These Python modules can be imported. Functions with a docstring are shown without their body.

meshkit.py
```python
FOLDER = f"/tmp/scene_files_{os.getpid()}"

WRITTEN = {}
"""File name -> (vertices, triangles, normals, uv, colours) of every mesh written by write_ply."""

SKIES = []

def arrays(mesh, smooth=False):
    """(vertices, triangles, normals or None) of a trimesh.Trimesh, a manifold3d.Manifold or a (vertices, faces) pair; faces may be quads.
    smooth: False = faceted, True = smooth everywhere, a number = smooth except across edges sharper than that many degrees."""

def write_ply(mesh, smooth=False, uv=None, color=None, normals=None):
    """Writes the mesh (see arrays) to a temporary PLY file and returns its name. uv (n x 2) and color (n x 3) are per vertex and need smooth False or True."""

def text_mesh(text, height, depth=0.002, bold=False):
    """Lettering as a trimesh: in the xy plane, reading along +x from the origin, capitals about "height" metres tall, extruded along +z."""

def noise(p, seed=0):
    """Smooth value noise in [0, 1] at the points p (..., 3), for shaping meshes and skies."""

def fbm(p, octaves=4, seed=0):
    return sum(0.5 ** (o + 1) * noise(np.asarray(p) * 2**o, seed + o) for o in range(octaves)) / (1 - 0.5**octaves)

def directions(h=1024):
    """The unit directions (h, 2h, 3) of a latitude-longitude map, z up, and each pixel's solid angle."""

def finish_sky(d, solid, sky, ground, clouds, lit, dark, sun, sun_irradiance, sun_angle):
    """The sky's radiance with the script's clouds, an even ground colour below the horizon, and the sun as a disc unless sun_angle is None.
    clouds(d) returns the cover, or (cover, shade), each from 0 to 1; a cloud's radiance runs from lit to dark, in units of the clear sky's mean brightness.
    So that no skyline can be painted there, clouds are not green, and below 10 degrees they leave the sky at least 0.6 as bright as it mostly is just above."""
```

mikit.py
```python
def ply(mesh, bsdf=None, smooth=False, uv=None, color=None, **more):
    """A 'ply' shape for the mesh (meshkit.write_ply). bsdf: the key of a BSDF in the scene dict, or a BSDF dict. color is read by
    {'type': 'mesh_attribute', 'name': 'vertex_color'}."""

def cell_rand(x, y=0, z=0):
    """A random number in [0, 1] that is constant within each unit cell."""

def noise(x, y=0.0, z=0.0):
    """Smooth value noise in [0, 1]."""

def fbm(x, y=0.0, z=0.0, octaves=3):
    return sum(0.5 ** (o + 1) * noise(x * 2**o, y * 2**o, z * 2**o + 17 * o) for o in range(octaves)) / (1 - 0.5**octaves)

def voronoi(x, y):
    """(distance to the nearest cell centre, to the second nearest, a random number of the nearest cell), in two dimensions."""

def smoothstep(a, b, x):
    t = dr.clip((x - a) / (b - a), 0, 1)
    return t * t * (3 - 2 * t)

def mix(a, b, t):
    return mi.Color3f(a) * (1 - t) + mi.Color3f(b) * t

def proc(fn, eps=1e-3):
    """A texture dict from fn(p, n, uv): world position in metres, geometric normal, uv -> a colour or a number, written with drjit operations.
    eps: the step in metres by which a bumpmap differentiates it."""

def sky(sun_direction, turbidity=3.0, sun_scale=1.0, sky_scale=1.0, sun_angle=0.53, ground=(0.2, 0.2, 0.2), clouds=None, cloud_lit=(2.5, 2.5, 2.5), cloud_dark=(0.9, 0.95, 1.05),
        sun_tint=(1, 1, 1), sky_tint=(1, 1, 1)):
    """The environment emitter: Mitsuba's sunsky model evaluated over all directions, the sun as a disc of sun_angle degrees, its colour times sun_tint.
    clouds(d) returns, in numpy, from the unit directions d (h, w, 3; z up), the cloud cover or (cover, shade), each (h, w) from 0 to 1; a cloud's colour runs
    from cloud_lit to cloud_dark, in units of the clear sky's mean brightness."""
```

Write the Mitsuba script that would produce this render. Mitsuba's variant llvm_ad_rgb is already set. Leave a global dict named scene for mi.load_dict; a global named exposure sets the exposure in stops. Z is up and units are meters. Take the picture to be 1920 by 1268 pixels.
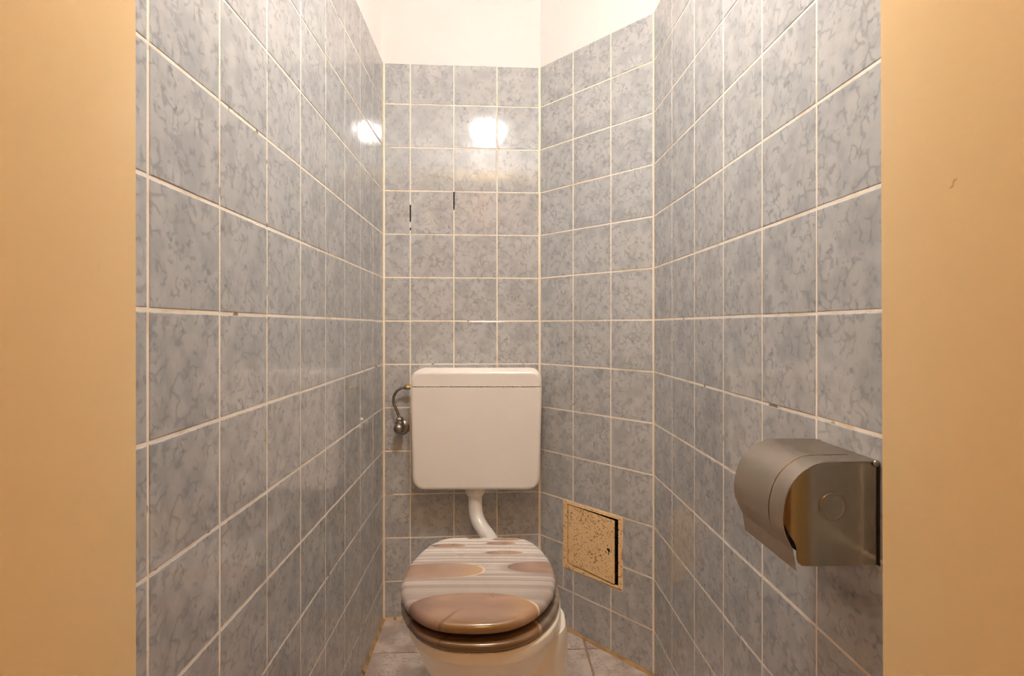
import math, random
import numpy as np, trimesh, manifold3d
import drjit as dr
import mitsuba as mi
import mikit, meshkit
from mikit import noise, fbm, smoothstep, mix
from shapely.geometry import Polygon, LineString, box as sbox
T = mi.ScalarTransform4f
rng = random.Random(7)
scene, labels = {}, {}

# ------------------------------------------------------------------ camera, lamps, exposure
YAW, CAM_Z, FOCAL = 0.0325, 1.026, 965.13            # the camera is turned a little to the right of the side walls
CY, SY = math.cos(YAW), math.sin(YAW)
exposure = 2.14
scene['camera'] = {'type': 'perspective', 'fov_axis': 'x', 'fov': math.degrees(2 * math.atan(960 / FOCAL)),
                   'near_clip': 0.02, 'far_clip': 50.0, 'principal_point_offset_y': 22 / 1268,
                   'to_world': T().look_at(origin=[0, 0, CAM_Z], target=[SY, CY, CAM_Z], up=[0, 0, 1])}
LAMP = (0.021, 0.665, 2.170)                        # domed lamp hanging in the closet, shaped to light the upper walls less
LAMP_RADIANCE = [37.0, 35.6, 33.2]
FILL_LAMP = (0.05, -1.00, 2.36)  # added fill light out of view, brightens the lower closet
FILL_RADIANCE = [11.0, 6.4, 2.3]

# ------------------------------------------------------------------ helpers
def numbered(name):
    key, k = name, 0
    while key in scene or key in labels:
        k += 1
        key = f'{name}_{k:03d}'
    return key

def put(name, shape, parent=None, label=None, category=None, group=None, kind=None):
    key = numbered(f'{parent}__{name}' if parent else name)
    scene[key] = shape
    info = {k: v for k, v in (('label', label), ('category', category), ('group', group), ('kind', kind)) if v}
    if info:
        labels[key] = info
    return key

def thing(name, label, category, group=None, kind=None):
    key = numbered(name)
    labels[key] = {k: v for k, v in (('label', label), ('category', category), ('group', group), ('kind', kind)) if v}
    return key

def box(x0, x1, y0, y1, z0, z1):
    m = trimesh.creation.box((x1 - x0, y1 - y0, z1 - z0))
    m.apply_translation(((x0 + x1) / 2, (y0 + y1) / 2, (z0 + z1) / 2))
    return m

def cat(*ms):
    return trimesh.util.concatenate(list(ms))

ROOM = np.array([[CY, SY, 0, 0], [-SY, CY, 0, 0], [0, 0, 1, 0], [0, 0, 0, 1.0]])   # the back wall's frame (turned by YAW) -> world
def room(m):
    m = m.copy(); m.apply_transform(ROOM); return m

def outward(pts):
    """Outward normals of a closed counter-clockwise outline."""
    t = np.roll(pts, -1, 0) - np.roll(pts, 1, 0)
    n = np.stack([t[:, 1], -t[:, 0]], 1)
    return n / np.linalg.norm(n, axis=1, keepdims=True)

def loft(rings, close=True, cyc=False):
    """Rings (k, n, 3), counter-clockwise seen from the end, stitched in order."""
    rings = [np.asarray(r, float) for r in rings]
    k, n = len(rings), len(rings[0])
    v = np.vstack(rings); f = []
    i = np.arange(n); j = (i + 1) % n
    for a in range(k if cyc else k - 1):
        b = (a + 1) % k
        f.append(np.stack([a * n + i, a * n + j, b * n + j], 1)); f.append(np.stack([a * n + i, b * n + j, b * n + i], 1))
    if close and not cyc:
        v = np.vstack([v, rings[0].mean(0), rings[-1].mean(0)])
        f.append(np.stack([j, i, np.full(n, k * n)], 1)); f.append(np.stack([(k - 1) * n + i, (k - 1) * n + j, np.full(n, k * n + 1)], 1))
    return trimesh.Trimesh(v, np.vstack(f), process=False)

def pillow(outline, levels):
    """The outline inset by d at height h, for every (d, h) of levels, as a closed solid along +z."""
    pts = np.asarray(outline, float); n = outward(pts)
    return loft([np.column_stack([pts - n * d, np.full(len(pts), h)]) for d, h in levels])

def dense(pts, n):
    """n points evenly spaced round a closed outline."""
    p = np.vstack([pts, pts[:1]]); s = np.r_[0, np.cumsum(np.linalg.norm(np.diff(p, axis=0), axis=1))]
    q = np.linspace(0, s[-1], n, endpoint=False)
    return np.column_stack([np.interp(q, s, p[:, k]) for k in range(2)])

def rounded(poly, n=160):
    c = np.array(poly.exterior.coords)[:-1]
    if not poly.exterior.is_ccw:
        c = c[::-1]
    return dense(c, n)

def lathe(profile, n=40):
    """(radius, height) pairs, turned about +z."""
    a = np.linspace(0, 2 * np.pi, n, endpoint=False)
    return loft([np.column_stack([r * np.cos(a), r * np.sin(a), np.full(n, h)]) for r, h in profile])

def tube(path, radius, sides=20, steps=48):
    from scipy.interpolate import splprep, splev
    p = np.asarray(path, float)
    tck, _ = splprep(p.T, s=0, k=min(3, len(p) - 1))
    u = np.linspace(0, 1, steps)
    c = np.array(splev(u, tck)).T
    d = np.array(splev(u, tck, der=1)).T; d /= np.linalg.norm(d, axis=1, keepdims=True)
    a = np.cross(d[0], [0.3, 0.9, 0.1]); a /= np.linalg.norm(a)
    ang = np.linspace(0, 2 * np.pi, sides, endpoint=False); rings = []
    for ck, dk in zip(c, d):
        a = a - dk * (a @ dk); a /= np.linalg.norm(a); b = np.cross(dk, a)
        rings.append(ck + radius * (np.cos(ang)[:, None] * a + np.sin(ang)[:, None] * b))
    return loft(rings)

def turn(m, axis_to, at):
    """A mesh made along +z, laid along axis_to and moved to at."""
    m = m.copy(); m.apply_transform(trimesh.geometry.align_vectors([0, 0, 1], axis_to)); m.apply_translation(at); return m

def extrude(poly, h):
    return trimesh.creation.extrude_polygon(poly, h, engine='earcut')

# ------------------------------------------------------------------ materials
def rgb(*c):
    return {'type': 'rgb', 'value': list(c)}

def principled(color, rough, **more):
    return {'type': 'twosided', 'bsdf': {'type': 'principled', 'base_color': color, 'roughness': rough, **more}}

TILE_LIGHT, TILE_MID, TILE_DARK = (.470, .473, .475), (.390, .398, .408), (.215, .225, .245)
def tile_colour(p, n, uv):
    x, y = uv.x, uv.y
    wx = (fbm(x * 66 + 3, y * 66, octaves=3) - .5) * 1.0; wy = (fbm(x * 66, y * 66 + 11, octaves=3) - .5) * 1.0
    near, second, _ = mikit.voronoi(x * 52 + wx, y * 44 + wy)          # broken crackle between rounded cells
    where = smoothstep(.42, .68, noise(x * 84 + 40, y * 72, 5.0))
    width = .16 + .34 * noise(x * 95, y * 95, 3.0)
    v = smoothstep(width, .0, second - near) * (where * .92 + .08)
    fleck = smoothstep(.62, .82, fbm(x * 160, y * 140, 9.0, octaves=2)) * smoothstep(.35, .7, noise(x * 40, y * 40, 14.0))
    cloud = fbm(x * 40, y * 36, 21.0, octaves=4)
    tint = noise(x * 13, y * 13, 33.0)
    base = mix(TILE_MID, TILE_LIGHT, smoothstep(.25, .7, cloud)) * (0.95 + 0.09 * tint)
    return mix(base, TILE_DARK, dr.clip(v * .50 + fleck * .44, 0, 1))

def tile_relief(p, n, uv):
    x, y = uv.x, uv.y
    return fbm(x * 34, y * 34, 4.0, octaves=2) * .72 + noise(x * 130, y * 130, 8.0) * .10

scene['tile_glaze'] = {'type': 'bumpmap', 'arbitrary': mikit.proc(tile_relief, 1.5e-3), 'scale': 0.00013,
                       'bsdf': {'type': 'roughplastic', 'distribution': 'ggx', 'alpha': 0.006, 'int_ior': 1.62, 'nonlinear': False,
                                'diffuse_reflectance': mikit.proc(tile_colour)}}

def line_gap(a, b, t):
    return smoothstep(a - .002, a + .002, t) * smoothstep(b + .002, b - .002, t)

def grout_colour(p, n, uv):
    d = fbm(p.x * 30 + p.y * 30, p.z * 30, p.y * 9, octaves=3)
    c = mix((.84, .76, .66), (.70, .58, .43), smoothstep(.50, .80, d))
    spot = smoothstep(.86, .92, noise(p.x * 55 + p.y * 55, p.z * 55, 3.0)) * smoothstep(.55, .7, noise(p.x * 7 + p.y * 7, p.z * 7, 7.0))
    c = mix(c, (.12, .08, .05), spot * .8)
    back = dr.select(p.y > 1.78, 1.0, 0.0)
    near = lambda x0: smoothstep(.012, .006, dr.abs(p.x - x0))
    gap = near(-.2985) * (line_gap(1.392, 1.452, p.z) + line_gap(1.362, 1.372, p.z)) + near(-.1458) * line_gap(1.436, 1.500, p.z)
    return mix(c, (.025, .02, .018), dr.clip(gap * back, 0, 1))

scene['grout'] = {'type': 'twosided', 'bsdf': {'type': 'diffuse', 'reflectance': mikit.proc(grout_colour)}}
scene['plaster'] = principled(rgb(.77, .73, .71), .8, specular=0.2)
scene['corner_filler'] = principled(rgb(.84, .74, .58), .6)

def caulk_colour(p, n, uv):
    d = fbm(p.x * 40 + p.y * 23, p.y * 40, p.z * 40, octaves=3)
    c = mix((.42, .27, .12), (.28, .165, .07), smoothstep(.35, .7, d))
    return mix(c, (.05, .03, .02), smoothstep(.80, .88, noise(p.x * 60, p.y * 60, 2.0)) * .8)
scene['caulk'] = {'type': 'twosided', 'bsdf': {'type': 'principled', 'base_color': mikit.proc(caulk_colour), 'roughness': .5}}

def floor_colour(p, n, uv):
    x, y = uv.x, uv.y
    w = fbm(x * 14, y * 14, 2.0, octaves=4)
    c = mix((.48, .39, .345), (.72, .63, .575), smoothstep(.30, .70, w))
    speck = smoothstep(.48, .70, fbm(x * 150 + y * 40, y * 260, 5.0, octaves=3)) * smoothstep(.32, .66, noise(x * 30, y * 30, 9.0))
    return mix(c, (.27, .20, .175), speck * .42)
scene['floor_stone'] = {'type': 'roughplastic', 'distribution': 'ggx', 'alpha': 0.22, 'nonlinear': False, 'diffuse_reflectance': mikit.proc(floor_colour)}
scene['floor_grout'] = principled(rgb(.34, .22, .12), .8)

def frame_colour(p, n, uv):
    s = smoothstep(.80, .9, noise(p.y * 90, p.z * 30, p.x)) * smoothstep(.62, .8, noise(p.y * 12, p.z * 9, 4.0))
    a, b = (p.y - .385) * .7 + (p.z - 1.136) * .7, (p.y - .385) * .7 - (p.z - 1.136) * .7
    scuff = smoothstep(.0016, .0006, dr.abs(a + .0008 * dr.sin(b * 900))) * smoothstep(.0055, .003, dr.abs(b)) * dr.select(p.x > 0, 1.0, 0.0)
    return mix(mix((.735, .512, .240), (.56, .38, .19), s * .6), (.40, .24, .10), scuff * .6)
scene['frame_paint'] = {'type': 'twosided', 'bsdf': {'type': 'principled', 'base_color': mikit.proc(frame_colour), 'roughness': .36, 'specular': .5}}
scene['hall_paint'] = principled(rgb(.48, .33, .18), .8)
scene['ceramic'] = principled(rgb(.87, .81, .71), .16, specular=.5)
scene['white_plastic'] = principled(rgb(.86, .82, .77), .24, specular=.45)
scene['pipe_plastic'] = principled(rgb(.84, .82, .79), .22, specular=.45)
scene['steel'] = {'type': 'twosided', 'bsdf': {'type': 'roughconductor', 'distribution': 'ggx', 'alpha': 0.14, 'specular_reflectance': rgb(.48, .415, .35), 'material': 'none'}}
scene['steel_plate'] = {'type': 'twosided', 'bsdf': {'type': 'roughconductor', 'distribution': 'ggx', 'alpha': 0.03, 'specular_reflectance': rgb(.38, .32, .235), 'material': 'none'}}
scene['chrome'] = {'type': 'twosided', 'bsdf': {'type': 'roughconductor', 'distribution': 'ggx', 'alpha': 0.15, 'specular_reflectance': rgb(.36, .32, .28), 'material': 'none'}}
scene['hose_steel'] = {'type': 'twosided', 'bsdf': {'type': 'roughconductor', 'distribution': 'ggx', 'alpha': 0.25, 'specular_reflectance': rgb(.25, .22, .18), 'material': 'none'}}
scene['brass'] = {'type': 'twosided', 'bsdf': {'type': 'roughconductor', 'distribution': 'ggx', 'alpha': 0.2, 'specular_reflectance': rgb(.62, .40, .14), 'material': 'none'}}
scene['rubber_and_shade_black'] = principled(rgb(.015, .013, .012), .6)  # rubber parts, also the shade painted black behind the dispenser

def rust_colour(p, n, uv):
    x, y = uv.x, uv.y
    c = mix((.91, .68, .38), (.82, .57, .29), fbm(x * 20, y * 20, 1.0, octaves=3))
    r = noise(x * 210, y * 260, 3.0) * .6 + noise(x * 420, y * 460, 8.0) * .4
    dense_here = noise(x * 26, y * 26, 6.0) * .16
    c = mix(c, (.44, .20, .06), smoothstep(.68 - dense_here, .78 - dense_here, r) * .55)
    return mix(c, (.17, .08, .03), smoothstep(.85 - dense_here, .92 - dense_here, r) * .9)
scene['rusty_paint'] = {'type': 'twosided', 'bsdf': {'type': 'principled', 'base_color': mikit.proc(rust_colour), 'roughness': .55}}
def rust_gap_shade(p, n, uv):
    return mix((.012, .008, .006), (.10, .045, .018), smoothstep(.6, .85, noise(p.x * 160 + p.y * 160, p.z * 160, 2.0)))  # rust spots over a black that paints the shade inside the gap
scene['rusty_gap_shade'] = {'type': 'twosided', 'bsdf': {'type': 'diffuse', 'reflectance': mikit.proc(rust_gap_shade)}}

# printed seat: pebbles lying on streaked sand, as flat print on the lid and the seat (uv = metres on the lid, x from its axis, y from the wall side of the door)
PEBBLES = [  # cx, cy, rx, ry, power
    (-.004, 1.018, .144, .090, 2.5), (-.100, 1.211, .112, .037, 2.3), (.166, 1.228, .101, .030, 2.2),
    (-.088, 1.350, .046, .0115, 2.0), (.058, 1.306, .048, .0105, 2.0), (.048, 1.364, .039, .0105, 2.0),
    (.066, 1.391, .040, .0095, 2.0), (-.024, 1.397, .021, .005, 2.0)]
def print_colour(p, n, uv):
    x, y = uv.x, uv.y
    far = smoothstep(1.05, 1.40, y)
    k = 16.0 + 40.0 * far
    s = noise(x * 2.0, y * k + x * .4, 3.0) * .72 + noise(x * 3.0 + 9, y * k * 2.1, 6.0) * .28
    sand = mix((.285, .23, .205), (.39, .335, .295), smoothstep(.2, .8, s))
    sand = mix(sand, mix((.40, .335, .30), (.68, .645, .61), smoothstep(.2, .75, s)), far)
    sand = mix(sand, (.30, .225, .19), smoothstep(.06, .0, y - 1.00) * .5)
    c = sand
    for cx, cy, rx, ry, pw in PEBBLES:
        def inside(dx, dy, e=0.05):
            a = dr.abs((x - cx - dx) / rx); b = dr.abs((y - cy - dy) / ry)
            return smoothstep(1 + e, 1 - e, a**pw + b**pw), a**pw + b**pw
        big = ry > .02
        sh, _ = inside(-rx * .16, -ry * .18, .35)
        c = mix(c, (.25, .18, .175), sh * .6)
        m, d = inside(0, 0, .04 if big else .12)
        g = (x - cx) / rx * .5 + .5
        h = (y - cy) / ry
        grain = fbm(x * 14 + 3 * cx, y * 34, 11.0, octaves=3)
        st = mix((.25, .155, .112), (.38, .25, .18), grain)
        st = mix(st, (.14, .085, .085), smoothstep(.30, .0, g) * .75)
        st = mix(st, (.56, .36, .18), smoothstep(.62, 1.0, g) * .5)
        if big and cy < 1.1:
            st = st * mi.Color3f(.86, .80, .74)
            st = mix(st, (.19, .095, .02), smoothstep(.36, -.06, h + .25 + (grain - .5) * .3) * .9)
            vein = dr.abs(x + .075 - (y - 1.0) * 1.1 + (noise(x * 20, y * 20) - .5) * .02)
            st = mix(st, (.14, .065, .03), smoothstep(.007, .002, vein) * smoothstep(1.06, 1.02, y) * .7)
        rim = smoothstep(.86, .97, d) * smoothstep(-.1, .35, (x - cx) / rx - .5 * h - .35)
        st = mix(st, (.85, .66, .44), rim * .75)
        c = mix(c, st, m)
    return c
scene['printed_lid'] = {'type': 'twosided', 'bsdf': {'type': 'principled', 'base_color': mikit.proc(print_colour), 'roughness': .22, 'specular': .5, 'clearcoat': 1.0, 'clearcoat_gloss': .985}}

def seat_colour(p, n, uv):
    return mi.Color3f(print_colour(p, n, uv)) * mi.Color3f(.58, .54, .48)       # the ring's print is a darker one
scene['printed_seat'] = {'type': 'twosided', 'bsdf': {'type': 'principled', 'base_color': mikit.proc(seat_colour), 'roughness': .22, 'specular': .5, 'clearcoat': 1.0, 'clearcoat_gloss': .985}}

# ------------------------------------------------------------------ the closet's plan
DOOR_Y = 0.475                                         # closet side of the door wall
L, M, R = np.array([-.3912, 1.8131]), np.array([.1583, 1.8281]), np.array([.4646, 1.4942])
LF, RF = np.array([-.3951, DOOR_Y]), np.array([.4672, DOOR_Y])
PITCH, JOINT, CEIL = 0.152, 0.0038, 2.45
ROW0, TILE_TOP = 1.045, 1.9460                          # a joint runs at ROW0 + k * PITCH
TILE_T, PROUD = 0.0070, 0.0008
ROWS = [(0.004, ROW0 - 6 * PITCH)] + [(ROW0 + k * PITCH, ROW0 + (k + 1) * PITCH) for k in range(-6, 5)] + [(ROW0 + 5 * PITCH, TILE_TOP + JOINT / 2)]

TILE_CACHE = {}
def tile_ply(w, h, variant):
    """A glazed tile w x h about its own centre, its face at z = 0, chamfered."""
    key = (round(w, 4), round(h, 4), variant)
    if key not in TILE_CACHE:
        r = random.Random(hash(key) & 0xffff)
        rings = []
        for d, z in ((0, -TILE_T), (0, -.0011), (.0005, -.00045), (.0016, 0)):
            a, b = w / 2 - d, h / 2 - d
            rings.append([[-a, -b, z], [a, -b, z], [a, b, z], [-a, b, z]])
        m = loft(rings)
        uv = np.array(m.vertices)[:, :2] + [r.uniform(0, 40), r.uniform(0, 40)]
        TILE_CACHE[key] = mikit.ply(m, 'tile_glaze', uv=uv)
    return TILE_CACHE[key]

def poly_tile(poly):
    m = cat(extrude(poly.buffer(-.0005, join_style=2), TILE_T - .0005)); m.apply_translation((0, 0, -TILE_T))
    top = extrude(poly.buffer(-.0014, join_style=2), .0011); top.apply_translation((0, 0, -.0011))
    m = cat(m, top)
    uv = np.array(m.vertices)[:, :2] + [rng.uniform(0, 40), rng.uniform(0, 40)]
    return mikit.ply(m, 'tile_glaze', uv=uv)

def frame_of(P, Q):
    """Matrix of a wall's own frame: x along the wall, y up, z into the room."""
    t = (Q - P) / np.linalg.norm(Q - P)
    return np.array([[t[0], 0, t[1], P[0]], [t[1], 0, -t[0], P[1]], [0, 1, 0, 0], [0, 0, 0, 1.0]])

def tiled_wall(name, P, Q, joints, label, hole=None, extra=(0, 0), special=None):
    F = frame_of(P, Q); length = float(np.linalg.norm(Q - P))
    body = box(-extra[0], length + extra[1], -.02, CEIL + .02, -.11, -TILE_T)
    grout = box(0, length, 0, TILE_TOP - .001, -TILE_T - .001, -PROUD)
    if hole is not None:
        cut = manifold_box(hole[0], hole[1], hole[2], hole[3], -.07, .05)
        body, grout = minus(body, cut), minus(grout, cut)
    for m in (body, grout):
        m.apply_transform(F)
    key = put(name, mikit.ply(body, 'plaster'), label=label, kind='structure')
    put('grout', mikit.ply(grout, 'grout'), key)
    base = T(F)
    for c in range(len(joints) - 1):
        for r, (z0, z1) in enumerate(ROWS):
            u0, u1, v0, v1 = joints[c] + JOINT / 2, joints[c + 1] - JOINT / 2, z0 + JOINT / 2, z1 - JOINT / 2
            if special and (c, r) in special:
                for poly in special[(c, r)](u0, u1, v0, v1):
                    put('tile', {**poly_tile(poly), 'to_world': base}, key)
                continue
            tilt = T().translate([(u0 + u1) / 2 + rng.uniform(-3e-4, 3e-4), (v0 + v1) / 2 + rng.uniform(-3e-4, 3e-4), rng.uniform(-2.5e-4, 2.5e-4)]) \
                .rotate([1, 0, 0], rng.gauss(0, .07)).rotate([0, 1, 0], rng.gauss(0, .07))
            put('tile', {**tile_ply(u1 - u0, v1 - v0, rng.randrange(14)), 'to_world': base @ tilt}, key)
    return key

def manifold_box(x0, x1, y0, y1, z0, z1):
    return manifold3d.Manifold.cube([x1 - x0, y1 - y0, z1 - z0]).translate([x0, y0, z0])

def minus(m, cut):
    a = manifold3d.Manifold(manifold3d.Mesh(np.asarray(m.vertices, np.float32), np.asarray(m.faces, np.uint32))) - cut
    q = a.to_mesh()
    return trimesh.Trimesh(q.vert_properties[:, :3], q.tri_verts, process=False)

lw = float(np.linalg.norm(L - LF)); y0 = .5994
jl = [0.0] + [y0 - DOOR_Y + PITCH * i for i in range(8)] + [lw]
tiled_wall('wall_left', LF, L, jl, 'left wall tiled in mottled grey blue with white plaster above', extra=(0, .12))
lb = float(np.linalg.norm(M - L))
tiled_wall('wall_back', L, M, [0, lb - 3 * PITCH, lb - 2 * PITCH, lb - PITCH, lb], 'back wall of grey blue tiles behind the cistern, white plaster above', extra=(.12, .05))
ld = float(np.linalg.norm(R - M))
PANEL = (.1095, .3440, .2085, .4350)                    # u0, u1, z0, z1 on the slanted wall
pu0, pu1, pz0, pz1 = PANEL[0] - .002, PANEL[1] + .002, PANEL[2] - .002, PANEL[3] + .002
spec = {(0, 2): lambda u0, u1, v0, v1: [sbox(u0, v0, pu0, v1)],
        (1, 2): lambda u0, u1, v0, v1: [],
        (2, 2): lambda u0, u1, v0, v1: [sbox(pu1, v0, u1, v1)],
        (0, 1): lambda u0, u1, v0, v1: [sbox(u0, v0, pu0 - .001, v1), sbox(pu0 + .002, v0, u1, pz0)],
        (1, 1): lambda u0, u1, v0, v1: [sbox(u0, v0, u1, pz0)],
        (2, 1): lambda u0, u1, v0, v1: [sbox(u0, v0, u1, v1).difference(sbox(u0 - 1, pz0, pu1, v1 + 1))]}
tiled_wall('wall_diagonal', M, R, [0, ld / 3, 2 * ld / 3, ld], 'slanted corner wall of grey blue tiles holding the rusty access panel', hole=PANEL, extra=(.05, .05), special=spec)
lr = float(np.linalg.norm(RF - R))
jr = [PITCH * i for i in range(7) if PITCH * i < lr - .02] + [lr]
tiled_wall('wall_right', R, RF, jr, 'right wall of grey blue tiles carrying the steel dispenser', extra=(.08, 0))

# corner joints and the caulk along the floor
def corner_strip(C, Pa, Pb, w, z0, z1):
    """A fillet in the corner C between the walls towards Pa and Pb."""
    a = (Pa - C) / np.linalg.norm(Pa - C); b = (Pb - C) / np.linalg.norm(Pb - C)
    poly = Polygon([C - (a + b) * .006, C + a * w, C + (a + b) * w * .28, C + b * w])
    m = extrude(poly, z1 - z0); m.apply_translation((0, 0, z0)); return m
put('trim_1', mikit.ply(corner_strip(L, LF, M, .0055, 0.004, TILE_TOP), 'corner_filler'), label='cream filler joint up the left rear corner', kind='structure')
put('trim_2', mikit.ply(corner_strip(M, L, R, .0050, 0.004, TILE_TOP), 'corner_filler'), label='cream filler joint between back wall and slanted wall', kind='structure')
put('trim_3', mikit.ply(corner_strip(R, M, RF, .0050, 0.004, TILE_TOP), 'corner_filler'), label='cream filler joint between slanted wall and right wall', kind='structure')
def floor_strip(P, Q, w=.008):
    length = float(np.linalg.norm(Q - P))
    m = extrude(Polygon([(-.001, -.001), (w, -.001), (w * .45, w * .5), (-.001, w * 1.15)]), length)      # x into the room, y up, z along
    t = (Q - P) / length
    F = np.array([[t[1], 0, t[0], P[0]], [-t[0], 0, t[1], P[1]], [0, 1, 0, 0], [0, 0, 0, 1.0]])
    m.apply_transform(F)
    if np.linalg.det(F[:3, :3]) < 0:
        m.invert()
    return m
for k, (P, Q, where) in enumerate(((LF, L, 'left wall'), (L, M, 'back wall'), (M, R, 'slanted wall'), (R, RF, 'right wall'))):
    put(f'trim_{k + 4}', mikit.ply(floor_strip(P, Q), 'caulk'), label=f'brownish caulk along the foot of the {where}', kind='structure')

# floor: large stone tiles over dark joints
fl = put('floor', mikit.ply(box(-1.0, 1.0, -1.45, 1.95, -.12, -.003), 'floor_grout'), label='floor of large speckled pinkish beige stone tiles', kind='structure')
FX, FY, FW = .289, 1.628, .400
room_poly = Polygon([LF + [0, 0], L, M, R, RF]).union(sbox(-.9, -1.4, .9, DOOR_Y - .27)).union(sbox(-.325, .1, .366, DOOR_Y + .02)).buffer(.004)
for i in range(-4, 3):
    for j in range(-8, 2):
        g = .0022
        cell = sbox(FX + i * FW + 1.5 * g, FY + j * FW + g, FX + (i + 1) * FW - 1.5 * g, FY + (j + 1) * FW - g).intersection(room_poly)
        for q in getattr(cell, 'geoms', [cell]):
            if q.is_empty or q.area < 1e-5 or q.geom_type != 'Polygon':
                continue
            m = extrude(q, .004); top = extrude(q.buffer(-.0008), .0008); top.apply_translation((0, 0, .004))
            m = cat(m, top); m.apply_translation((0, 0, -.0048))
            put('tile', mikit.ply(m, 'floor_stone', uv=np.array(m.vertices)[:, :2] + [rng.uniform(0, 30), rng.uniform(0, 30)]), fl)
put('ceiling', mikit.ply(box(-1.0, 1.0, -1.45, 1.95, CEIL, CEIL + .1), 'plaster'), label='white plaster ceiling over the closet', kind='structure')

# door wall, steel frame and the hall the camera stands in
XL, XR, JY0, JY1, HEAD = -.3292, .3702, .19, .485, 1.915
opening = manifold_box(XL - .02, XR + .02, 0, 1, -.5, HEAD + .02)
wf = minus(box(-1.0, 1.0, JY0 + .012, DOOR_Y, 0, CEIL), opening)
put('wall_front', mikit.ply(wf, 'plaster'), label='plastered wall holding the door opening', kind='structure')
put('wall_rear', mikit.ply(cat(box(-1.0, 1.0, -1.45, -1.35, 0, CEIL), box(-1.0, -.9, -1.35, JY0 + .012, 0, CEIL), box(.9, 1.0, -1.35, JY0 + .012, 0, CEIL)), 'hall_paint'),
    label='tan painted walls of the hall in front of the closet', kind='structure')
dk = thing('door_1', 'tan painted door frame with smooth rounded edges around the picture', None, kind='structure')
def jamb_plan(x, out, r):
    y = np.linspace(JY0, JY1, 25); sag = math.copysign(.022, out) * ((y - .30) / (JY1 - .30)) ** 2      # bulge added so the reveal lightens towards the closet edge
    a = Polygon([(x + out, JY0), *zip(x + sag - math.copysign(.022, out) , y), (x + out, JY1)])
    return a.buffer(-r).buffer(r, quad_segs=8)
def jamb(x, out, lean, r):
    m = extrude(jamb_plan(x, out, r), HEAD)
    v = np.array(m.vertices); v[:, 0] += lean * (1.03 - v[:, 2]); return trimesh.Trimesh(v, m.faces, process=False)
put('jamb', mikit.ply(jamb(XL, -.055, .0004, .006), 'frame_paint', smooth=35), dk)
put('jamb', mikit.ply(jamb(XR, .062, .0036, .009), 'frame_paint', smooth=35), dk)
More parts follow.
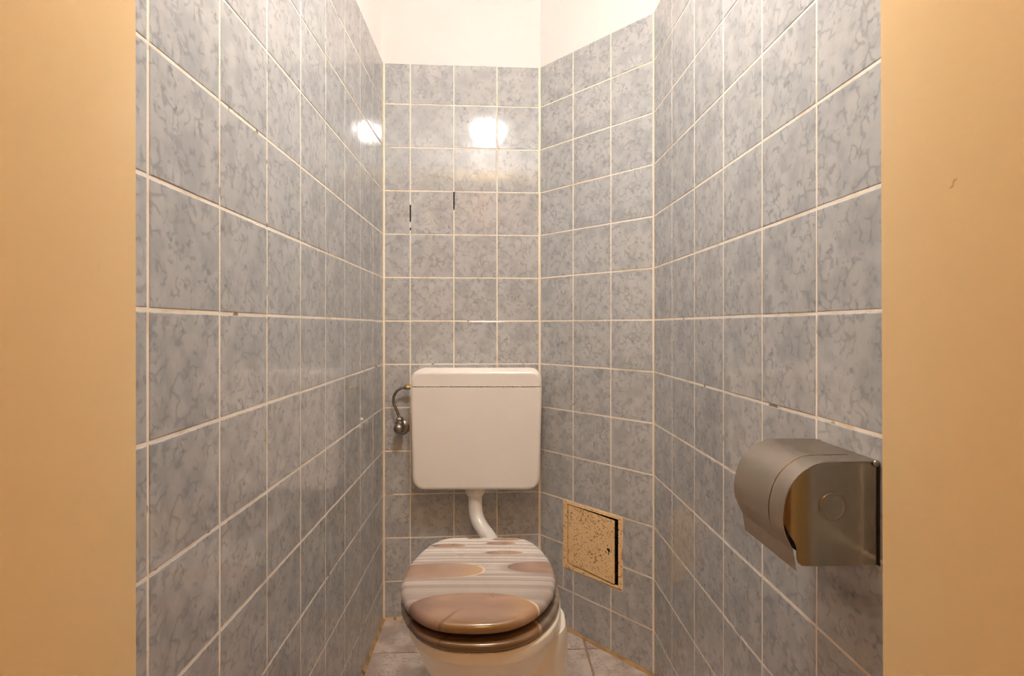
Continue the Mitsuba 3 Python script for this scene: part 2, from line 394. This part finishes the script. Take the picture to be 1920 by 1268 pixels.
put('head', mikit.ply(box(XL - .055, XR + .062, JY0, JY1, HEAD, HEAD + .06), 'frame_paint'), dk)

# ------------------------------------------------------------------ lamps
pl = thing('pendant_lamp', 'opal domed lamp with a white cap hanging from the closet ceiling', 'lamp')
dome = [(.090 * math.sin(t), -.070 * math.cos(t)) for t in np.linspace(.02, math.pi / 2, 24)] + [(.088, .002)]
put('dome', {**mikit.ply(turn(lathe(dome, 48), [0, 0, 1], LAMP), 'ceramic', smooth=40), 'emitter': {'type': 'area', 'radiance': rgb(*LAMP_RADIANCE)}}, pl)
put('cap', mikit.ply(turn(lathe([(.070, .0022), (.094, .0022), (.095, .008), (.080, .030), (.040, .050), (.012, .060)], 48), [0, 0, 1], LAMP), 'white_plastic', smooth=40), pl)
put('cord', mikit.ply(turn(lathe([(.0035, 0), (.0035, CEIL - LAMP[2] - .075)], 12), [0, 0, 1], (LAMP[0], LAMP[1], LAMP[2] + .058)), 'white_plastic', smooth=40), pl)
put('ceiling_rose', mikit.ply(turn(lathe([(.030, 0), (.036, .006), (.040, .022)]), [0, 0, 1], (LAMP[0], LAMP[1], CEIL - .0221)), 'white_plastic', smooth=40), pl)
hl = thing('added_fill_lamp', 'added fill lamp on the unseen hall ceiling, brightening the lower closet', 'lamp')
put('shade', {**mikit.ply(turn(lathe([(.05, 0), (.12, .012), (.15, .035), (.15, .05)]), [0, 0, 1], (FILL_LAMP[0], FILL_LAMP[1], FILL_LAMP[2])), 'ceramic', smooth=40), 'emitter': {'type': 'area', 'radiance': rgb(*FILL_RADIANCE)}}, hl)
put('base', mikit.ply(turn(lathe([(.11, 0), (.12, .005), (.12, CEIL - FILL_LAMP[2] - .0501)]), [0, 0, 1], (FILL_LAMP[0], FILL_LAMP[1], FILL_LAMP[2] + .05)), 'white_plastic', smooth=40), hl)

# ------------------------------------------------------------------ toilet (built in the back wall's frame)
TX = -.076                                              # axis of lid and seat
HALF = [(.9915, 0), (.9935, .036), (.998, .058), (1.007, .081), (1.022, .104), (1.040, .122), (1.075, .146), (1.112, .163), (1.150, .1725), (1.195, .1765), (1.245, .1745),
        (1.294, .1655), (1.340, .152), (1.372, .137), (1.393, .120), (1.404, .104), (1.4095, .088), (1.411, .066), (1.4115, 0)]
def egg(dx, grow=0.0, n=220):
    h = np.array(HALF)
    right = np.column_stack([h[:, 1], h[:, 0]]); left = np.column_stack([-h[::-1, 1], h[::-1, 0]])[1:-1]
    p = Polygon(np.vstack([right, left])).buffer(.012, quad_segs=12).buffer(-.012 + grow, quad_segs=12)
    q = rounded(p, n)
    for _ in range(3):
        q = (np.roll(q, 1, 0) + 2 * q + np.roll(q, -1, 0)) / 4
    return q + [dx, 0]
tk = thing('toilet', 'white floor standing toilet with pebble printed lid in front of the cistern', 'toilet')
def bowl_ring(z, x, yf, yb, hw, n=96, p=2.3):
    a = np.linspace(0, 2 * np.pi, n, endpoint=False); s, c = np.sin(a), np.cos(a)
    mid = yf + (yb - yf) * .46
    X = hw * np.sign(c) * np.abs(c) ** (2 / p); Y = np.where(s < 0, (mid - yf), (yb - mid)) * np.sign(s) * np.abs(s) ** (2 / p)
    return np.column_stack([x + X, mid + Y, np.full(n, z)])
BX = -.062
bowl = loft([bowl_ring(z, BX, f, b, h) for z, f, b, h in (
    (0, 1.15, 1.50, .105), (.02, 1.146, 1.50, .107), (.05, 1.15, 1.49, .102), (.12, 1.145, 1.47, .104), (.20, 1.10, 1.46, .118), (.26, 1.055, 1.45, .136),
    (.31, 1.025, 1.445, .152), (.345, 1.008, 1.44, .163), (.362, 1.001, 1.44, .167), (.366, .9965, 1.442, .1715), (.370, .995, 1.443, .1735), (.388, .995, 1.443, .1735),
    (.393, .9975, 1.441, .171), (.395, 1.003, 1.435, .165))])
def column_ring(z, d):
    return rounded(sbox(-.115 + d, 1.085 + d, .1255 - d, 1.285 - d).buffer(-.085).buffer(.085, quad_segs=16), 96)
foot = loft([np.column_stack([column_ring(z, d), np.full(96, z)]) for z, d in ((0, -.004), (.012, -.004), (.03, 0), (.33, 0), (.355, .004), (.362, .014))])
rear = loft([np.column_stack([rounded(sbox(-.15 + d, 1.20 + d, .03 - d, 1.50 - d).buffer(-.05).buffer(.05, quad_segs=12), 80), np.full(80, z)]) for z, d in ((0, 0), (.34, 0), (.362, .006), (.366, .016))])
put('bowl', mikit.ply(room(cat(bowl, foot, rear)), 'ceramic', smooth=45), tk)
def flat_uv(m):
    return np.array(m.vertices)[:, :2] - [TX, 0]
arc = [(.0125 * (1 - math.cos(t)), .0110 * math.sin(t)) for t in np.linspace(0, math.pi / 2, 9)]
def slab_levels(z0, z1, r):
    low = [(.003, z0), (.0012, z0 + .0012), (0, z0 + .004)]
    return low + [(r * (1 - math.cos(t)), z1 - r * .9 + r * .9 * math.sin(t)) for t in np.linspace(0.0, math.pi / 2, 10)] + [(r + .02, z1 + .0008), (r + .06, z1 + .0016), (r + .10, z1 + .002)]
lid = pillow(egg(TX), slab_levels(.4305, .4500, .0130))
seat_o, seat_i = egg(TX + .005, .0045), None
ctr = seat_o.mean(0); seat_i = ctr + (seat_o - ctr) * [.60, .66]
no, ni = outward(seat_o), outward(seat_i)
rings = [np.column_stack([seat_o - no * d, np.full(len(seat_o), z)]) for d, z in [(.010, .3955), (.004, .3965), (.0012, .4010), (0, .4040)] + [(.009 * (1 - math.cos(t)), .4065 + .0080 * math.sin(t)) for t in np.linspace(0, math.pi / 2, 8)]]
rings += [np.column_stack([seat_i + ni * d, np.full(len(seat_i), z)]) for d, z in ((.010, .4145), (.003, .412), (0, .408), (.002, .400), (.008, .3985))]
seat = loft(rings, cyc=True)
def smooth_uv(m, bsdf):
    uv = flat_uv(m); return mikit.ply(room(m), bsdf, smooth=True, uv=uv)
put('seat', smooth_uv(seat, 'printed_seat'), tk, label='brown printed seat ring under the lid')
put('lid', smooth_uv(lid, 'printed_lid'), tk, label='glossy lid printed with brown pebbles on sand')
for s in (-1, 1):
    hb = tube([(TX + s * .078 - .018, 1.418, .432), (TX + s * .078 + .018, 1.418, .432)], .009, 16, 4)
    post = turn(lathe([(.013, 0), (.013, .006), (.008, .010), (.008, .030)], 24), [0, 0, 1], (TX + s * .078, 1.423, .395))
    put('hinge', mikit.ply(room(cat(hb, post)), 'chrome', smooth=40), tk)
for s in (-1, 1):
    b = pillow(rounded(sbox(-.012, -.02, .012, .02).buffer(-.006).buffer(.006), 40), [(0, 0), (0, .003), (.002, .0035)])
    b.apply_translation((TX + s * .105, 1.13, .3960 - .0005)); put('buffer', mikit.ply(room(b), 'rubber_and_shade_black'), tk)

# ------------------------------------------------------------------ cistern on the back wall
ck = thing('cistern', 'white plastic flush cistern with a separate lid on the back wall', 'cistern')
CX0, CX1, CF, CB = -.3355, .0990, 1.690, 1.8035
def facing(m):
    """A solid drawn in x, height with its depth along +z -> standing up, +z towards the door."""
    m = m.copy(); v = np.array(m.vertices); m.vertices = np.column_stack([v[:, 0], CB - v[:, 2], v[:, 1]]); return m
D = CB - CF
def cut_flat(m, z, keep_below):
    a = manifold3d.Manifold(manifold3d.Mesh(np.asarray(m.vertices, np.float32), np.asarray(m.faces, np.uint32)))
    q = (a.trim_by_plane([0, 0, -1], -z) if keep_below else a.trim_by_plane([0, 0, 1], z)).to_mesh()
    return trimesh.Trimesh(q.vert_properties[:, :3], q.tri_verts, process=False)
zs, zt, zb = .8265, .8810, .4865
bo = Polygon([(CX0 - .0012, zs + .05), (CX0 + .0085, zb), (CX1 - .0085, zb), (CX1 + .0012, zs + .05)])
bo = bo.buffer(-.040).buffer(.040, quad_segs=14)
face_levels = lambda r: [(0, 0.0), (0, D - r)] + [(r * (1 - math.cos(t)), D - r + r * math.sin(t)) for t in np.linspace(.2, math.pi / 2, 8)] + [(r + .0012, D)]
put('body', mikit.ply(room(cut_flat(facing(pillow(rounded(bo, 300), face_levels(.012))), zs - .0010, True)), 'white_plastic', smooth=40), ck)
lo = sbox(CX0 + .001, zs - .07, CX1 - .001, zt).buffer(-.032).buffer(.032, quad_segs=14)
put('lid', mikit.ply(room(cut_flat(facing(pillow(rounded(lo, 300), face_levels(.014))), zs + .0013, False)), 'white_plastic', smooth=40), ck)
put('rim', mikit.ply(room(facing(cat(extrude(sbox(CX0 + .006, zs - .006, CX1 - .006, zs + .006), D - .005)))), 'rubber_and_shade_black'), ck)
PXC = -.1250
coll = lathe([(.034, .0), (.034, -.026), (.0325, -.030), (.027, -.038), (.0245, -.039)][::-1], 40)
coll.apply_translation((PXC, 1.748, zb + .004))
fk = put('flush_pipe', mikit.ply(room(tube([(PXC, 1.748, zb - .02), (PXC, 1.748, .440), (PXC + .0005, 1.746, .412), (PXC + .006, 1.738, .384), (PXC + .020, 1.722, .360), (PXC + .040, 1.700, .342), (PXC + .058, 1.66, .334), (PXC + .063, 1.60, .332), (PXC + .063, 1.524, .332)], .0232, 28, 64)), 'pipe_plastic', smooth=50), ck, label='white bent flush pipe')
put('collar', mikit.ply(room(coll), 'pipe_plastic', smooth=40), fk)

# ------------------------------------------------------------------ angle valve and hose
vk = thing('angle_valve', 'tarnished chrome angle valve with bent hose beside the cistern', 'valve')
def rp(x, y, yc):
    return ((x - 960) / FOCAL * yc, yc, CAM_Z - (y - 612) / FOCAL * yc)
vx, _, vz = rp(754.3, 801.5, 1.81)
put('rosette', mikit.ply(room(turn(lathe([(.029, 0), (.029, .003), (.026, .009), (.017, .013), (.012, .014)], 40), [0, -1, 0], (vx, 1.8125, vz))), 'chrome', smooth=40), vk)
kx, _, kz = rp(748.3, 803.5, 1.752)
put('body', mikit.ply(room(cat(turn(lathe([(.0105, 0), (.0105, .040)], 24), [0, -1, 0], (vx - .004, 1.80, vz)), turn(lathe([(.0125, 0), (.0135, .004), (.0135, .030), (.011, .034)], 24), [0, 0, 1], (kx, 1.766, kz - .012)))), 'chrome', smooth=40), vk)
put('handle', mikit.ply(room(turn(lathe([(.012, 0), (.0165, .003), (.0172, .014), (.014, .021), (.007, .025)], 28), [0, -1, 0], (kx, 1.760, kz))), 'chrome', smooth=40), vk)
put('nut', mikit.ply(room(turn(lathe([(.0125, 0), (.0125, .010), (.008, .016)], 6), [0, 0, 1], (kx, 1.766, kz + .020))), 'chrome'), vk)
hose = [rp(*q, 1.766) for q in ((748.4, 792), (748.3, 784), (746.8, 776.5), (741.6, 765), (738.0, 755), (738.3, 744.5), (743.5, 734.5), (751, 728.5), (760.5, 726))]
put('hose', mikit.ply(room(tube(hose, .0043, 16, 60)), 'hose_steel', smooth=50), vk, label='bent dark metal hose')
hx, _, hz = rp(757.5, 726.3, 1.766)
put('nut', mikit.ply(room(turn(lathe([(.006, 0), (.0085, .003), (.0085, .011)], 6), [1, 0, 0], (hx, 1.766, hz))), 'chrome'), vk)
put('nipple', mikit.ply(room(turn(lathe([(.0082, 0), (.0082, .013), (.0095, .0135), (.0095, .018)], 8), [1, 0, 0], (hx + .0105, 1.766, hz))), 'brass'), vk, label='brass nipple')

# ------------------------------------------------------------------ access panel in the slanted wall
ak = thing('access_panel', 'small rusty cream access door set into the slanted tiled wall', 'access panel')
FD = frame_of(M, R)
def wall_put(name, m, bsdf, parent, uv=True, label=None):
    u = np.array(m.vertices)[:, :2] + [3.3, 1.7]
    m = m.copy(); m.apply_transform(FD)
    return put(name, mikit.ply(m, bsdf, uv=u if uv else None), parent, label=label)
outer = Polygon([(PANEL[0], .2085), (PANEL[1], .2135), (PANEL[1], .4350), (PANEL[0], .4338)])
inner = Polygon([(.1285, .2240), (.3310, .2152), (.3310, .4265), (.1285, .4262)])
fr = extrude(outer.difference(inner), .012); fr.apply_translation((0, 0, -.0095))
wall_put('frame', fr, 'rusty_paint', ak)
lip = extrude(inner.buffer(.0022).difference(inner.buffer(-.0004)), .0035); lip.apply_translation((0, 0, -.0005))
rec = cat(extrude(outer.buffer(-.002).difference(inner), .045)); rec.apply_translation((0, 0, -.0555))
bk = extrude(outer.buffer(-.002), .003); bk.apply_translation((0, 0, -.0590))
wall_put('recess', cat(rec, bk), 'rusty_gap_shade', ak, uv=False)
door = Polygon([(.1312, .2280), (.3158, .2215), (.3158, .4186), (.1316, .4240)])
KU, KZ = .2937, .3166
hole = Polygon([(KU + .0066 * math.cos(t), KZ + .003 + .0066 * math.sin(t)) for t in np.linspace(0, 2 * np.pi, 20)[:-1]]).union(sbox(KU - .0024, KZ - .013, KU + .0024, KZ))
dm = extrude(door.buffer(-.002).buffer(.002).difference(hole), .0035); dm.apply_translation((0, 0, -.0025))
dkey = wall_put('door', dm, 'rusty_paint', ak)
ed = extrude(door.buffer(-.0006).difference(door.buffer(-.0022)), .012); ed.apply_translation((0, 0, -.0148))
wall_put('flange', ed, 'rusty_gap_shade', dkey, uv=False, label='rusted edge with the gap shade painted black')
lk = extrude(Polygon([(KU + .016 * math.cos(t), KZ - .002 + .016 * math.sin(t)) for t in np.linspace(0, 2 * np.pi, 24)[:-1]]), .006); lk.apply_translation((0, 0, -.0088))
wall_put('lock', lk, 'rubber_and_shade_black', dkey, uv=False, label='dark keyhole')

# ------------------------------------------------------------------ toilet roll dispenser on the right wall
tp = thing('paper_dispenser', 'brushed steel toilet roll dispenser with curved hood on the right wall', 'dispenser')
DY0, DY1, WX = .611, .736, .4668
from scipy.interpolate import splprep, splev
curve = np.array([(.404, .8612), (.390, .8590), (.378, .8535), (.3655, .8435), (.3545, .8275), (.3490, .8085), (.3473, .790), (.3500, .7755), (.3550, .7640), (.3597, .7540)])
tck, _ = splprep(curve.T, s=1e-7, k=3); cv = np.array(splev(np.linspace(0, 1, 40), tck)).T
prof = np.vstack([[WX - .0004, .8614], [.430, .8614], cv, [.3602, .7500], [.3612, .7430], [.3632, .7306]])
def along_y(poly, ya, yb):
    """Plan (x, z) polygon extruded from y = ya to yb."""
    m = extrude(poly, yb - ya); v = np.array(m.vertices)
    m = trimesh.Trimesh(np.column_stack([v[:, 0], yb - v[:, 2], v[:, 1]]), m.faces, process=False)
    return m
sheet = LineString(prof).buffer(.0006, cap_style=2)
band_line = LineString(prof).parallel_offset(.0008, 'right') if LineString(prof).parallel_offset(.0008, 'right').centroid.x < LineString(prof).centroid.x else LineString(prof).parallel_offset(.0008, 'left')
hk = put('hood', mikit.ply(along_y(sheet, DY0, DY1), 'steel', smooth=25), tp)
put('band', mikit.ply(along_y(band_line.buffer(.0005, cap_style=2).intersection(sbox(.3, .776, .45, .9)), 0.6425, DY1 - .0003), 'steel', smooth=25), hk)
inside = prof + 0
plate_edge = np.vstack([[WX - .0008, .8602], [.430, .8602], cv[:26] + [.0014, -.0010], [.3530, .7860], [.3580, .7730], [.3642, .7625], [.3662, .7560], [.3668, .7430], [.3685, .7375], [.3725, .7347], [WX - .0008, .7347]])
def plate_mesh(y, inward):
    """The end plate: flat, its front edge bent round."""
    p = Polygon(plate_edge).buffer(0)
    pts = [p.exterior.interpolate(s).coords[0] for s in np.linspace(0, p.exterior.length, 240, endpoint=False)]
    x0, z0, x1, z1 = p.bounds
    g = np.stack(np.meshgrid(np.arange(x0, x1, .0022), np.arange(z0, z1, .0022)), -1).reshape(-1, 2)
    from shapely import points, contains
    g = g[contains(p.buffer(-.0012), points(g))]
    allp = np.vstack([pts, g])
    from scipy.spatial import Delaunay
    tri = Delaunay(allp).simplices
    cen = allp[tri].mean(1); tri = tri[contains(p, points(cen))]
    a, b, c = allp[tri[:, 0]], allp[tri[:, 1]], allp[tri[:, 2]]
    area = (b[:, 0] - a[:, 0]) * (c[:, 1] - a[:, 1]) - (b[:, 1] - a[:, 1]) * (c[:, 0] - a[:, 0])
    tri = tri[np.abs(area) > 1e-10]; area = area[np.abs(area) > 1e-10]
    tri = np.where((area > 0)[:, None], tri, tri[:, ::-1])
    t = np.clip((.392 - allp[:, 0]) / .042, 0, 1)
    yy = y + inward * .0135 * (1 - np.sqrt(np.maximum(0, 1 - (t * .93) ** 2)))
    v = np.column_stack([allp[:, 0], yy, allp[:, 1]])
    if inward < 0:
        tri = tri[:, ::-1]
    w = v + [0, inward * .0010, 0]
    return trimesh.Trimesh(np.vstack([v, w]), np.vstack([tri, tri[:, ::-1] + len(v)]), process=False)
pk = put('end_plate', mikit.ply(plate_mesh(DY0 + .0012, 1), 'steel_plate', smooth=True), tp)
put('end_plate', mikit.ply(plate_mesh(DY1 - .0012, -1), 'steel_plate', smooth=True), tp)
bs = lathe([(.0172, 0), (.0170, .0009), (.0155, .0017), (.0140, .0011), (.0128, .0006), (.0112, .0010), (.0100, .0006), (.004, .0002)], 40)
put('boss', mikit.ply(turn(bs, [0, -1, 0], (.4093, DY0 + .0012, .8068)), 'steel_plate', smooth=60), pk)
sc = lathe([(.0042, 0), (.0042, .0012), (.0034, .0024), (.0016, .0030)], 20)
put('screw', mikit.ply(turn(sc, [0, -1, 0], (.4627, DY0 + .0004, .8590)), 'chrome', smooth=50), pk)
put('shade_plate', mikit.ply(box(WX - .0014, WX - .0002, DY0 - .0012, DY1, .7347, .8575), 'rubber_and_shade_black'), tp)  # thin black plate added to draw the contact shade at the wall
put('inner_case', mikit.ply(box(.380, .382, DY0 + .02, DY1 - .02, .742, .80), 'rubber_and_shade_black'), tp)
